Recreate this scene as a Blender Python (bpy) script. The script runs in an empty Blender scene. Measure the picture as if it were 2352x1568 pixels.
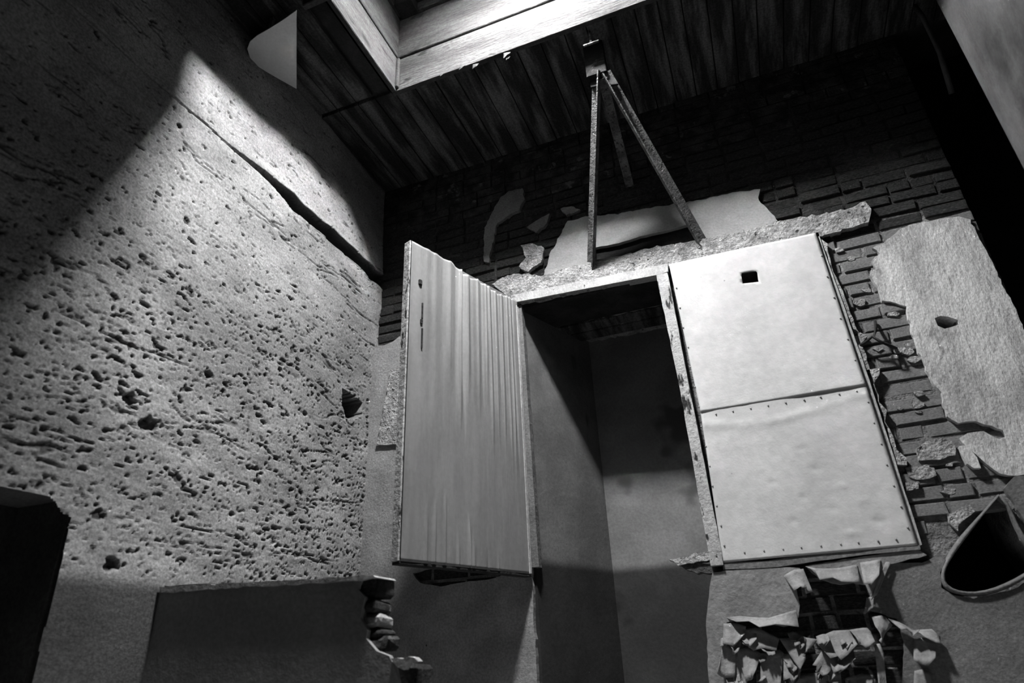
import bpy, bmesh, math, random
import numpy as np
from mathutils import Vector, Matrix, Euler
from mathutils.geometry import tessellate_polygon

# ------------------------------------------------------------------ camera, sky, exposure
SC = bpy.context.scene
COL = SC.collection
CAM = Vector((0.0, -3.2, 1.0))
FPX = 1464.0                                   # focal length in pixels of the 2352 x 1568 frame
EUL = Euler([math.radians(a) for a in (116.7, 2.3, 21.4)], 'XYZ')
cd = bpy.data.cameras.new('camera')
cam = bpy.data.objects.new('camera', cd)
COL.objects.link(cam)
cam.location = CAM
cam.rotation_euler = EUL
cd.sensor_width = 36.0
cd.lens = FPX * 36.0 / 2352.0
cd.clip_start = 0.02
cd.dof.use_dof = True
cd.dof.focus_distance = 3.9
cd.dof.aperture_fstop = 2.0
SC.camera = cam
ROT = EUL.to_matrix()

world = bpy.data.worlds.new('overcast_sky')
SC.world = world
world.use_nodes = True
bg = world.node_tree.nodes['Background']
bg.inputs[0].default_value = (1, 1, 1, 1)
bg.inputs[1].default_value = 20.0

SKX0, SKX1, SKY0, SKY1, CEIL, SKTOP = -1.585, 0.42, -1.58, -0.775, 4.2, 4.87
PX0, PX1, PY0, PY1 = -0.82, -0.50, -1.56, -1.27          # pane left open in the unseen boards added to narrow the light
pl = bpy.data.lights.new('skylight_portal', 'AREA')
pl.shape = 'RECTANGLE'
pl.size = PX1 - PX0
pl.size_y = PY1 - PY0
pl.cycles.is_portal = True
plo = bpy.data.objects.new('skylight_portal', pl)
COL.objects.link(plo)
plo.location = ((PX0 + PX1) / 2, (PY0 + PY1) / 2, SKTOP + 0.12)

SC.cycles.max_bounces = 6
SC.cycles.diffuse_bounces = 4
vs = SC.view_settings
vs.view_transform = 'Standard'
vs.look = 'None'
vs.exposure = 6.2
vs.gamma = 1.0
vs.use_curve_mapping = False

# ------------------------------------------------------------------ helpers
def ray(u, v):
    return ROT @ Vector(((u - 1176.0) / FPX, -(v - 784.0) / FPX, -1.0))

def on(u, v, ax, val):
    d = ray(u, v)
    return CAM + d * ((val - CAM[ax]) / d[ax])

def wxz(pts, y=0.0):
    """photo pixels -> (x, z) on the plane of constant y"""
    r = []
    for u, v in pts:
        p = on(u, v, 1, y)
        r.append((p.x, p.z))
    return r

def vnoise(x, y, seed=0):
    """vectorised 2D value noise, 0..1"""
    xi = np.floor(x).astype(np.int64); yi = np.floor(y).astype(np.int64)
    fx = x - xi; fy = y - yi
    fx = fx * fx * (3 - 2 * fx); fy = fy * fy * (3 - 2 * fy)
    def h(a, b):
        n = (a * 374761393 + b * 668265263 + seed * 974634541) & 0x7fffffff
        n = ((n ^ (n >> 13)) * 1274126177) & 0x7fffffff
        return ((n ^ (n >> 16)) & 0xffff) / 65535.0
    a = h(xi, yi); b = h(xi + 1, yi); c = h(xi, yi + 1); d = h(xi + 1, yi + 1)
    return (a * (1 - fx) + b * fx) * (1 - fy) + (c * (1 - fx) + d * fx) * fy

def fbm(x, y, seed=0, octv=4):
    s = 0; a = 0.5; t = 0
    for k in range(octv):
        s = s + a * vnoise(x * 2 ** k, y * 2 ** k, seed + k); t += a; a *= 0.5
    return s / t

def sstep(a, b, x):
    t = np.clip((x - a) / (b - a), 0, 1)
    return t * t * (3 - 2 * t)

def link(name, me, mat=None, parent=None, label=None, cat=None, group=None, kind=None):
    o = bpy.data.objects.new(name, me)
    COL.objects.link(o)
    if mat is not None and me is not None and not me.materials:
        me.materials.append(mat)
    if parent is not None:
        o.parent = parent
    for k, v in (('label', label), ('category', cat), ('group', group), ('kind', kind)):
        if v:
            o[k] = v
    return o

def empty(name, loc=(0, 0, 0), **kw):
    o = link(name, None, **kw)
    o.location = loc
    return o

def mesh(name, verts, faces, smooth=False):
    me = bpy.data.meshes.new(name)
    me.from_pydata([tuple(v) for v in verts], [], faces)
    if smooth:
        me.polygons.foreach_set('use_smooth', [True] * len(me.polygons))
    me.update()
    return me

def box_me(name, x0, x1, y0, y1, z0, z1, bev=0.0, jit=0.0, rnd=random):
    bm = bmesh.new()
    bmesh.ops.create_cube(bm, size=1)
    for v in bm.verts:
        v.co = Vector((x0 + (v.co.x + .5) * (x1 - x0), y0 + (v.co.y + .5) * (y1 - y0), z0 + (v.co.z + .5) * (z1 - z0)))
        if jit:
            v.co += Vector([rnd.uniform(-jit, jit) for _ in range(3)])
    if bev:
        bmesh.ops.bevel(bm, geom=bm.edges[:], offset=bev, segments=1, affect='EDGES')
    me = bpy.data.meshes.new(name)
    bm.to_mesh(me); bm.free()
    return me

def rag(poly, step=0.02, amp=0.006, seed=1, freq=28.0):
    """ragged outline: resample a polygon and shake it"""
    out = []
    n = len(poly)
    rnd = random.Random(seed)
    for i in range(n):
        a = poly[i]; b = poly[(i + 1) % n]
        L = math.hypot(b[0] - a[0], b[1] - a[1])
        k = max(1, int(L / step))
        for j in range(k):
            t = j / k
            out.append((a[0] + (b[0] - a[0]) * t + rnd.uniform(-amp, amp), a[1] + (b[1] - a[1]) * t + rnd.uniform(-amp, amp)))
    return out

def slab_me(name, outer, holes, y0, y1, bulge=0.0):
    """flat polygon with holes in x,z, extruded between y0 (front) and y1 (back)"""
    loops = [outer] + list(holes)
    flat = [p for l in loops for p in l]
    n = len(flat)
    tris = tessellate_polygon([[Vector((p[0], p[1], 0)) for p in l] for l in loops])
    V = [(p[0], y0, p[1]) for p in flat] + [(p[0], y1, p[1]) for p in flat]
    F = []
    for t in tris:
        a, b, c = t
        A, B, Cc = flat[a], flat[b], flat[c]
        area = (B[0] - A[0]) * (Cc[1] - A[1]) - (Cc[0] - A[0]) * (B[1] - A[1])
        if area < 0:
            a, c = c, a
        F.append((a, b, c)); F.append((c + n, b + n, a + n))
    s = 0
    for l in loops:
        m = len(l)
        for i in range(m):
            a = s + i; b = s + (i + 1) % m
            F.append((a, b, b + n, a + n))
        s += m
    me = mesh(name, V, F)
    bm = bmesh.new(); bm.from_mesh(me)
    bmesh.ops.recalc_face_normals(bm, faces=bm.faces[:])
    bm.to_mesh(me); bm.free()
    return me

def inside(p, poly):
    x, y = p; c = False; j = len(poly) - 1
    for i in range(len(poly)):
        xi, yi = poly[i]; xj, yj = poly[j]
        if (yi > y) != (yj > y) and x < (xj - xi) * (y - yi) / (yj - yi) + xi:
            c = not c
        j = i
    return c

def bar_me(name, a, b, prof, up=(0, 0, 1)):
    """extrude a 2D profile (list of (s,t)) from a to b"""
    a = Vector(a); b = Vector(b)
    d = (b - a).normalized(); s = d.cross(Vector(up)).normalized(); t = s.cross(d)
    V = [a + s * p[0] + t * p[1] for p in prof] + [b + s * p[0] + t * p[1] for p in prof]
    n = len(prof)
    F = [(i, (i + 1) % n, (i + 1) % n + n, i + n) for i in range(n)] + [tuple(range(n))[::-1], tuple(range(n, 2 * n))]
    me = mesh(name, V, F)
    bm = bmesh.new(); bm.from_mesh(me); bmesh.ops.recalc_face_normals(bm, faces=bm.faces[:]); bm.to_mesh(me); bm.free()
    return me

def circ(r, n=10):
    return [(r * math.cos(6.2832 * i / n), r * math.sin(6.2832 * i / n)) for i in range(n)]

def tube_me(name, pts, r, n=8):
    pts = [Vector(p) for p in pts]
    V = []; F = []
    for i, p in enumerate(pts):
        d = (pts[min(i + 1, len(pts) - 1)] - pts[max(i - 1, 0)]).normalized()
        s = d.cross(Vector((0.3, 0.2, 0.9))).normalized(); t = s.cross(d)
        for k in range(n):
            a = 6.2832 * k / n
            V.append(p + (s * math.cos(a) + t * math.sin(a)) * r)
    for i in range(len(pts) - 1):
        for k in range(n):
            F.append((i * n + k, i * n + (k + 1) % n, (i + 1) * n + (k + 1) % n, (i + 1) * n + k))
    F.append(tuple(range(n))[::-1]); F.append(tuple(range((len(pts) - 1) * n, len(pts) * n)))
    return mesh(name, V, F, True)

# ------------------------------------------------------------------ materials (black and white photograph: greys only)
def mat(name, lo, hi, scale=6.0, stretch=(1, 1, 1), bump=0.25, bscale=60.0, rough=0.9, spots=None, spot_scale=30.0, detail=6.0,
        spot_cut=(0.62, 0.70), spot_stretch=(1, 1, 1), attr=None, attr_col=0.03, spec=0.15, ramp=(0.35, 0.65), fine=0.15, low_tone=None, alb=0.5):
    lo, hi, attr_col = lo * alb, hi * alb, attr_col * alb
    spots = None if spots is None else spots * alb
    m = bpy.data.materials.new(name)
    m.use_nodes = True
    N = m.node_tree.nodes; L = m.node_tree.links
    b = N['Principled BSDF']
    b.inputs['Roughness'].default_value = rough
    b.inputs['Specular IOR Level'].default_value = spec
    tc = N.new('ShaderNodeTexCoord')
    def mapped(st):
        mp = N.new('ShaderNodeMapping'); mp.inputs['Scale'].default_value = st
        L.new(tc.outputs['Object'], mp.inputs[0]); return mp.outputs[0]
    def noise(st, sc, det=6.0, rg=0.6):
        n = N.new('ShaderNodeTexNoise'); n.inputs['Scale'].default_value = sc; n.inputs['Detail'].default_value = det
        n.inputs['Roughness'].default_value = rg
        L.new(mapped(st), n.inputs['Vector']); return n.outputs[0]
    def rng(sock, a, b_, c, d):
        r = N.new('ShaderNodeMapRange'); r.inputs[1].default_value = a; r.inputs[2].default_value = b_
        r.inputs[3].default_value = c; r.inputs[4].default_value = d
        r.interpolation_type = 'SMOOTHSTEP'
        L.new(sock, r.inputs[0]); return r.outputs[0]
    def mth(op, a, b_):
        k = N.new('ShaderNodeMath'); k.operation = op
        for i, s in enumerate((a, b_)):
            if isinstance(s, (int, float)): k.inputs[i].default_value = s
            else: L.new(s, k.inputs[i])
        return k.outputs[0]
    big = noise(stretch, scale, detail)
    val = rng(big, ramp[0], ramp[1], lo, hi)
    f = rng(noise((1, 1, 1), bscale * 2.2, 3.0), 0.3, 0.7, 1 - fine, 1 + fine)
    val = mth('MULTIPLY', val, f)
    hgt = noise(stretch, bscale, 5.0)
    if spots is not None:
        sp = rng(noise(spot_stretch, spot_scale, 3.0, 0.55), spot_cut[0], spot_cut[1], 0.0, 1.0)
        mx = N.new('ShaderNodeMix'); L.new(sp, mx.inputs[0]); L.new(val, mx.inputs[2]); mx.inputs[3].default_value = spots
        val = mx.outputs[0]
        hgt = mth('SUBTRACT', hgt, mth('MULTIPLY', sp, 0.6))
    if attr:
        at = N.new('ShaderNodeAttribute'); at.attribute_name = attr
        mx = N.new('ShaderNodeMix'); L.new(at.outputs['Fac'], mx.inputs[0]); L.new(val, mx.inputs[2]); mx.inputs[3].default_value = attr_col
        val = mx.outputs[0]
    if low_tone:
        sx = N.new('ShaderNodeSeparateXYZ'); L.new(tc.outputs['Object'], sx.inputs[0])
        k = rng(sx.outputs[2], low_tone[0] - 0.03, low_tone[0] + 0.03, low_tone[1], 1.0)  # scales the tone below a given height
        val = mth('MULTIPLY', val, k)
    cb = N.new('ShaderNodeCombineColor')
    for i in range(3): L.new(val, cb.inputs[i])
    L.new(cb.outputs[0], b.inputs['Base Color'])
    if bump:
        bp = N.new('ShaderNodeBump'); bp.inputs['Strength'].default_value = bump; bp.inputs['Distance'].default_value = 0.02
        L.new(hgt, bp.inputs['Height']); L.new(bp.outputs[0], b.inputs['Normal'])
    return m

M_left = mat('pitted_plaster', 0.30, 0.50, scale=2.2, stretch=(1, .6, 1), bump=0.2, bscale=45, attr='pit_shade', attr_col=0.05, fine=0.3, low_tone=(1.31, 0.25))  # foot of the wall is darker
M_mortar = mat('grey_mortar', 0.03, 0.09, scale=9, bump=0.8, bscale=60, low_tone=(2.98, 4.5))  # darker above the step: shade over the doors put into the tone
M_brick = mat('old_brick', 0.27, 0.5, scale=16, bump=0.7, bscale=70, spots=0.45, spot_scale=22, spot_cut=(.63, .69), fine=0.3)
M_brickdark = mat('shaded_brick', 0.03, 0.09, scale=12, bump=0.7, bscale=70, spots=0.18, spot_scale=14, spot_cut=(.62, .72), fine=0.3)  # darker copy of the brick, with shade put into its colour
M_plaster = mat('white_plaster', 0.55, 0.95, scale=5, stretch=(1, 1, .45), bump=0.5, bscale=40, spots=0.22, spot_scale=9, spot_cut=(.60, .78), spot_stretch=(1, 1, .6), fine=0.2)
M_rough = mat('rough_lime_mortar', 0.34, 0.68, scale=14, bump=0.9, bscale=55, spots=0.12, spot_scale=26, spot_cut=(.62, .74), fine=0.3)
M_smooth = mat('smooth_plaster', 0.40, 0.5, scale=4, bump=0.2, bscale=40, fine=0.1)
M_grey = mat('grey_plaster', 0.20, 0.30, scale=4, bump=0.25, bscale=40, spots=0.05, spot_scale=20, spot_cut=(.70, .78), fine=0.2)
M_corner = mat('pale_grey_plaster', 0.30, 0.44, scale=4, bump=0.25, bscale=40, spots=0.06, spot_scale=20, spot_cut=(.70, .78), fine=0.2)
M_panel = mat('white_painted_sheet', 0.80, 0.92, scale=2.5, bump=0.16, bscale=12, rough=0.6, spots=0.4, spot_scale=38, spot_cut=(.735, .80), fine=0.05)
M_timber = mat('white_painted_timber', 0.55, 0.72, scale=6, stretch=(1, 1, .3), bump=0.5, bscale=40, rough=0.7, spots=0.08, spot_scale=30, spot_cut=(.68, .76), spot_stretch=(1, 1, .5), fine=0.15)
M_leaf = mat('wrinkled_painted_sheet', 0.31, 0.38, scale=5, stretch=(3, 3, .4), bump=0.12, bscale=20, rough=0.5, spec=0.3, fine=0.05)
M_edge = mat('chipped_edge_paint', 0.55, 0.75, scale=6, bump=0.4, bscale=40, rough=0.7, spots=0.04, spot_scale=16, spot_cut=(.58, .66), spot_stretch=(2, 2, .6))
M_shaft = mat('weathered_board', 0.06, 0.13, scale=4, stretch=(.45, 2, 2.2), bump=0.5, bscale=30, spots=0.03, spot_scale=9, spot_cut=(.64, .74), spot_stretch=(.5, 1, 1), fine=0.2)
M_shaftL = mat('weathered_board_long', 0.06, 0.12, scale=4, stretch=(2, .45, 2.2), bump=0.5, bscale=30, spots=0.03, spot_scale=9, spot_cut=(.58, .72), spot_stretch=(1, .4, 1), fine=0.2)
M_ceil = mat('dark_ceiling_board', 0.04, 0.22, scale=7, stretch=(1.6, .22, 1), bump=0.5, bscale=40, fine=0.3, ramp=(.42, .68))  # dark boards with paler streaks along their length
M_black = mat('black_timber', 0.03, 0.06, scale=6, bump=0.4, bscale=40)
M_iron = mat('rusty_iron', 0.10, 0.30, scale=14, bump=0.7, bscale=80, rough=0.65, spots=0.05, spot_scale=40, spot_cut=(.55, .66), spec=0.4, fine=0.3)
M_metal = mat('pale_enamel', 0.5, 0.56, alb=1.0, scale=5, bump=0.08, bscale=30, rough=0.5, spots=0.2, spot_scale=40, spot_cut=(.72, .8), fine=0.05)
M_shadeblack = mat('shade_black', 0.01, 0.02, scale=6, bump=0.4, bscale=40)  # near-black standing in for shade in the slot, recess and bracket head
M_dark = mat('dark_void_plaster', 0.07, 0.13, scale=5, bump=0.4, bscale=40)
M_pass = mat('passage_plaster', 0.17, 0.25, scale=3, bump=0.12, bscale=30, spots=0.09, spot_scale=7, spot_cut=(.64, .76), spot_stretch=(1, 1, .3), fine=0.1, low_tone=(1.46, 0.2))  # passage sides are darker low down
M_passfar = mat('passage_end_plaster', 0.24, 0.32, scale=3, bump=0.12, bscale=30, spots=0.13, spot_scale=2.2, spot_cut=(.6, .68), fine=0.1, low_tone=(1.46, 0.2))  # end wall is darker below the step
M_part = mat('smooth_grey_paint', 0.4, 0.5, scale=3, bump=0.2, bscale=30, fine=0.1)
M_partedge = mat('bare_plaster_edge', 0.5, 0.65, scale=12, bump=0.6, bscale=50)
M_paint = mat('peeling_paint', 0.30, 0.42, scale=7, bump=0.3, bscale=30, rough=0.8, fine=0.12)
M_floor = mat('dusty_floor', 0.55, 0.8, scale=3, bump=0.4, bscale=30)
M_right = mat('stained_plaster', 0.04, 0.14, scale=3.0, stretch=(1, 1, .5), bump=0.4, bscale=30, fine=0.1)
M_shadewall = mat('bare_shaded_wall', 0.06, 0.14, scale=5, bump=0.6, bscale=40)  # dark tone stands for the shade in the recess

# ------------------------------------------------------------------ room shell
XL, XR, YB = -2.15, 1.25, -4.3
link('floor', box_me('floor', XL - .4, 2.2, YB - .2, 1.3, -0.2, 0.0), M_floor, kind='structure')

# ---- ceiling: dark slab with boards below it, open at the skylight
ceil = empty('ceiling', (0, 0, CEIL), kind='structure')
rc = random.Random(5)
def ceil_me(name, x0, x1, y0, y1, z0, z1):
    return box_me(name, x0, x1, y0, y1, z0, z1)
for nm, x0, x1, y0, y1 in (('ceiling_slab', XL - .4, SKX0 - .05, YB - .2, 1.3), ('ceiling_slab', SKX1 + .05, 2.2, YB - .2, 1.3),
                           ('ceiling_slab', SKX0 - .05, SKX1 + .05, YB - .2, SKY0 - .05), ('ceiling_slab', SKX0 - .05, SKX1 + .05, SKY1 + .05, 1.3)):
    link(nm, box_me(nm, x0, x1, y0, y1, 0.03, 0.12), M_black, parent=ceil)
bw = 0.135
x = XL
while x < 1.7:
    w = bw * rc.uniform(.92, 1.08)
    segs = [(-0.765, 0.03)]
    if x + w < SKX0 - 0.02 or x > SKX1 + .02:
        segs.append((YB, -0.79))
    else:
        segs.append((YB, SKY0 - .03))
    for y0, y1 in segs:
        dz = rc.uniform(-.004, .004)
        link('ceiling_board', box_me('ceiling_board', x + .003, x + w - .003, y0, y1, dz, 0.03 + dz, bev=.003), M_ceil, parent=ceil)
    x += w

# ---- skylight shaft
sky = empty('window_1', ((SKX0 + SKX1) / 2, (SKY0 + SKY1) / 2, CEIL), kind='structure',
            label='white boarded skylight shaft cut through the dark ceiling', cat='skylight')
ox, oy, oz = sky.location
def sk(nm, x0, x1, y0, y1, z0, z1, m, bev=.004):
    o = link(nm, box_me(nm, x0 - ox, x1 - ox, y0 - oy, y1 - oy, z0 - oz, z1 - oz, bev=bev), m, parent=sky)
    return o
T = .03
for z0, z1 in ((CEIL - .012, 4.470), (4.490, 4.85)):
    sk('shaft_board', SKX0 - T, SKX1 + T, SKY1, SKY1 + T, z0, z1, M_shaft)
    sk('shaft_board', SKX0 - T, SKX1 + T, SKY0 - T, SKY0, z0 - (.25 if z0 < 4.3 else 0), z1, M_shaft)  # near side hangs lower, out of view, to cut light on the left wall
    sk('shaft_board', SKX0 - T, SKX0, SKY0, SKY1, z0, z1, M_shaftL)
    sk('shaft_board', SKX1, SKX1 + T, SKY0, SKY1, z0, z1, M_shaftL)
# dark backing behind the joint between the boards
sk('shaft_lining', SKX0 - T - .03, SKX1 + T + .03, SKY1 + T, SKY1 + T + .03, CEIL + .03, SKTOP + .05, M_black, 0)
sk('shaft_lining', SKX0 - T - .03, SKX1 + T + .03, SKY0 - T - .03, SKY0 - T, CEIL + .03, SKTOP + .05, M_black, 0)
sk('shaft_lining', SKX0 - T - .03, SKX0 - T, SKY0 - T, SKY1 + T, CEIL + .03, SKTOP + .05, M_black, 0)
sk('shaft_lining', SKX1 + T, SKX1 + T + .03, SKY0 - T, SKY1 + T, CEIL + .03, SKTOP + .05, M_black, 0)
# corner block and curb frame under the glazing
sk('corner_block', SKX0 + .015, SKX0 + .14, SKY1 - .11, SKY1 + T, 4.85, SKTOP + .05, M_black)
sk('corner_fillet', SKX0 + .001, SKX0 + .022, SKY1 - .022, SKY1 - .001, CEIL + .005, 4.46, M_shaftL)
for a in ((SKX0 - T, SKX1 + T, SKY1 - .02, SKY1 + T), (SKX0 - T, SKX1 + T, SKY0 - T, SKY0 + .02), (SKX0 - T, SKX0 + .015, SKY0, SKY1), (SKX1 - .02, SKX1 + T, SKY0, SKY1)):
    sk('curb', *a, 4.855, SKTOP + .06, M_shaft)
for a in ((SKX0 - T, PX0, SKY0 - T, SKY1 + T), (PX1, SKX1 + T, SKY0 - T, SKY1 + T), (PX0, PX1, SKY0 - T, PY0), (PX0, PX1, PY1, SKY1 + T)):
    sk('light_mask_board', *a, SKTOP + .06, SKTOP + .085, M_black, 0)  # unseen boards, added to shrink the sky to one small source
for a in ((PX0 - .02, PX0, PY0, PY1), (PX1, PX1 + .02, PY0, PY1)):
    sk('glazing_bar', *a, SKTOP + .03, SKTOP + .06, M_black, 0)
gm = bpy.data.materials.new('thin_glass'); gm.use_nodes = True
N = gm.node_tree.nodes; L = gm.node_tree.links
N.remove(N['Principled BSDF'])
tr = N.new('ShaderNodeBsdfTransparent'); gl = N.new('ShaderNodeBsdfGlossy'); mxs = N.new('ShaderNodeMixShader')
gl.inputs['Roughness'].default_value = .05; mxs.inputs[0].default_value = .06
L.new(tr.outputs[0], mxs.inputs[1]); L.new(gl.outputs[0], mxs.inputs[2]); L.new(mxs.outputs[0], N['Material Output'].inputs[0])
sk('pane', PX0, PX1, PY0, PY1, SKTOP + .065, SKTOP + .07, gm, 0)

# ------------------------------------------------------------------ left wall: pitted plaster with a groove
def left_wall():
    y0, y1, z0, z1 = -2.70, 0.10, 0.80, CEIL + .05
    ny, nz = 560, 600
    Y, Z = np.meshgrid(np.linspace(y0, y1, ny), np.linspace(z0, z1, nz))
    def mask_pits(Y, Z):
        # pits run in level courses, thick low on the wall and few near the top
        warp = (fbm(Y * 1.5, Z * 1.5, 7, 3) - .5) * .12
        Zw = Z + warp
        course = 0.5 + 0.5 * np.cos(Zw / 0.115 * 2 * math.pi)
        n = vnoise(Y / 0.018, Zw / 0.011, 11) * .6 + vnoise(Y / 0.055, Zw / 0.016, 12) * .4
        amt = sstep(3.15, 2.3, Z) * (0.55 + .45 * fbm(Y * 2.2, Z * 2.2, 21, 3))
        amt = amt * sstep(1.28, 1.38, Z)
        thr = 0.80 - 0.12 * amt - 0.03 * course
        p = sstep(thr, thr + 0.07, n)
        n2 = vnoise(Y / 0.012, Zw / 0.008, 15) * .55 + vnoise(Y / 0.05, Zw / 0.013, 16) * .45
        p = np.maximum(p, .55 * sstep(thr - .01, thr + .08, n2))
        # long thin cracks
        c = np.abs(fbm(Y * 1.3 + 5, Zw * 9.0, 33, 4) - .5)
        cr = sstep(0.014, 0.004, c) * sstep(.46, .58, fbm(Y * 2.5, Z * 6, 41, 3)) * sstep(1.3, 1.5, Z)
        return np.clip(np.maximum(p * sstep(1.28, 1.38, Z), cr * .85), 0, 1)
    pit_shade = mask_pits(Y, Z)
    big = fbm(Y * 1.2, Z * 1.2, 3, 3) - .5
    med = fbm(Y * 9, Z * 14, 5, 4) - .5
    rough = sstep(1.25, 1.4, Z)
    off = big * 0.05 + med * 0.012 * rough - pit_shade * 0.010
    # groove under the cove
    gz = 3.412 + (vnoise(Y * 7, Y * 0, 51) - .5) * .012
    gwid = 0.005 + 0.044 * sstep(-1.45, -0.9, Y) * (0.7 + .5 * vnoise(Y * 11, Y * 0, 53)) + .012 * sstep(-.5, -.1, Y)
    g = sstep(1.0, .55, np.abs(Z - gz) / gwid)
    off = off - g * 0.07 * sstep(-1.95, -1.3, Y) - g * .01
    lip = sstep(.04, .0, np.abs(Z - gz - .045)) * .006 * sstep(-1.5, -1.1, Y)
    off = off + lip
    # knocked-out hole beside the corner
    hp = [(on(u, v, 0, XL).y, on(u, v, 0, XL).z) for u, v in ((788, 893), (812, 905), (836, 925), (835, 952), (815, 962), (798, 958), (790, 930))]
    cy = sum(p[0] for p in hp) / len(hp); cz = sum(p[1] for p in hp) / len(hp)
    yy = (Y - cy); zz = (Z - cz)
    near = (np.abs(yy) < .3) & (np.abs(zz) < .3)
    hole = np.zeros_like(Y)
    for i, j in zip(*np.where(near)):
        if inside((Y[i, j], Z[i, j]), hp):
            hole[i, j] = 1
    off = off - hole * .14
    pit_shade = np.maximum(pit_shade * .9, np.maximum(hole * .8, sstep(1.15, .75, np.abs(Z - gz) / gwid) * .95 * sstep(-1.7, -1.25, Y)))  # shade of groove and hole is put into the wall colour with the pits
    for (u, v, r) in ((415, 287, .02), (700, 950, .018), (535, 1180, .02), (300, 915, .035), (640, 850, .018), (265, 1295, .04), (480, 860, .025), (350, 975, .05)):
        p = on(u, v, 0, XL)
        d = np.sqrt((Y - p.y) ** 2 + ((Z - p.z) * 1.6) ** 2) / r + (vnoise(Y * 60, Z * 60, 71) - .5) * .8
        k = sstep(1.0, .6, d)
        off = off - k * .02; pit_shade = np.maximum(pit_shade, k * .9)
    X = XL + off
    V = np.stack([X.ravel(), Y.ravel(), Z.ravel()], 1)
    idx = np.arange(nz * ny).reshape(nz, ny)
    a = idx[:-1, :-1]; b = idx[:-1, 1:]; c = idx[1:, 1:]; d = idx[1:, :-1]
    F = np.stack([a, b, c, d], -1).reshape(-1, 4)
    cy_ = V[F].mean(1)
    # dark recess low on the wall
    top = 1.55 + (vnoise(cy_[:, 1] * 9, cy_[:, 1] * 0, 61) - .5) * .03 - 0.04 * sstep(-1.80, -1.72, cy_[:, 1])
    edge = -1.70 + (vnoise(cy_[:, 2] * 8, cy_[:, 2] * 0, 62) - .5) * .012
    keep = ~((cy_[:, 1] < edge) & (cy_[:, 2] < top))
    F = F[keep]
    me = bpy.data.meshes.new('wall_left')
    me.from_pydata(V.tolist(), [], F.tolist())
    me.polygons.foreach_set('use_smooth', [True] * len(me.polygons))
    at = me.attributes.new('pit_shade', 'FLOAT', 'POINT')
    at.data.foreach_set('value', pit_shade.ravel().astype(np.float32))
    me.update()
    return me
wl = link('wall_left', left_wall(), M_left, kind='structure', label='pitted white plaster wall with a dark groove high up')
def wlp(nm, *a, m=M_dark):
    return link(nm, box_me(nm, *a), m, parent=wl)
wlp('wall_backing', XL - .40, XL - .30, YB - .2, 1.3, -.1, CEIL + .1)
wlp('wall_lower', XL - .30, XL - .01, -1.70, .3, -.1, .82, m=M_grey)
wlp('wall_jamb', XL - .30, XL - .03, -1.70, -1.64, -.1, 1.56, m=M_grey)
wlp('wall_lintel', XL - .30, XL - .03, -2.70, -1.64, 1.56, 1.66, m=M_grey)
wlp('wall_pier', XL - .30, XL - .005, YB - .2, -2.695, -.1, CEIL + .1, m=M_dark)

# ------------------------------------------------------------------ back wall
OPX0, OPX1, OPZ = -1.13, -0.28, 2.945
wb = empty('wall_back', (0, 0, 0), kind='structure', label='brick wall with torn plaster around the doors')
Dniche = wxz([(2302, 1128), (2270, 1166), (2236, 1206), (2205, 1244), (2180, 1282), (2166, 1312), (2168, 1340), (2190, 1357), (2230, 1364), (2280, 1358), (2330, 1338), (2375, 1310), (2400, 1288), (2352, 1237)])
slot = wxz([(1366, 566), (1420, 556), (1470, 540), (1530, 526), (1585, 512), (1606, 540), (1600, 548), (1520, 566), (1440, 582), (1366, 594)])
hole1 = wxz([(2148, 728), (2160, 722), (2180, 724), (2202, 732), (2204, 742), (2188, 748), (2172, 752), (2156, 746)])
hole2 = wxz([(2288, 988), (2298, 985), (2306, 994), (2302, 1003), (2292, 1002)])
opening = [(-1.33, -.05), (-1.33, OPZ + .03), (OPX1 + .03, OPZ + .03), (OPX1 + .03, 1.38), (-.245, 1.33), (-.25, -.05)]
CORE, BRK, PLS = 0.044, 0.036, 0.012
outerw = [(XL - .3, -.1), (-1.33, -.1), (-1.33, OPZ + .03), (OPX1 + .03, OPZ + .03), (OPX1 + .03, 1.38), (-.250, 1.34), (-.252, -.1), (1.275, -.1), (1.275, CEIL + .1), (XL - .3, CEIL + .1)]
ZS = 3.17                                   # the masonry is laid in two lifts that meet at the bracket slot
sxl = slot[0][0]; sxr = (slot[4][0] + slot[5][0]) / 2
low_lift = [p if p[1] < 4 else (p[0], ZS) for p in outerw]
low_lift = low_lift[:-1] + [(sxr, ZS)] + slot[5:] + [(sxl, ZS)] + low_lift[-1:]
up_lift = [(XL - .3, ZS), (sxl, ZS)] + slot[:5] + [(sxr, ZS), (1.275, ZS), (1.275, CEIL + .1), (XL - .3, CEIL + .1)]
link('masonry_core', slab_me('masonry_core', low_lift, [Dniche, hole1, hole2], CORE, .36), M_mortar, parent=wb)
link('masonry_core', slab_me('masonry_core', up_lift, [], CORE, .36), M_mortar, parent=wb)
link('masonry_core', box_me('masonry_core', -.24, 2.2, .38, .46, -.1, CEIL + .1), M_shadeblack, parent=wb)  # black backing: shade of the gap and niche put into its colour
link('masonry_core', box_me('masonry_core', XL - .3, -1.33, .36, .46, -.1, CEIL + .1), M_dark, parent=wb)
link('masonry_core', box_me('masonry_core', -1.4, -.2, .365, .46, OPZ + .08, CEIL + .1), M_dark, parent=wb)
link('slot_shade', box_me('slot_shade', -.64, .0, .038, .12, 3.09, 3.26, bev=.004), M_shadeblack, parent=wb)  # black box filling the slot, in place of its shade
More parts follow.
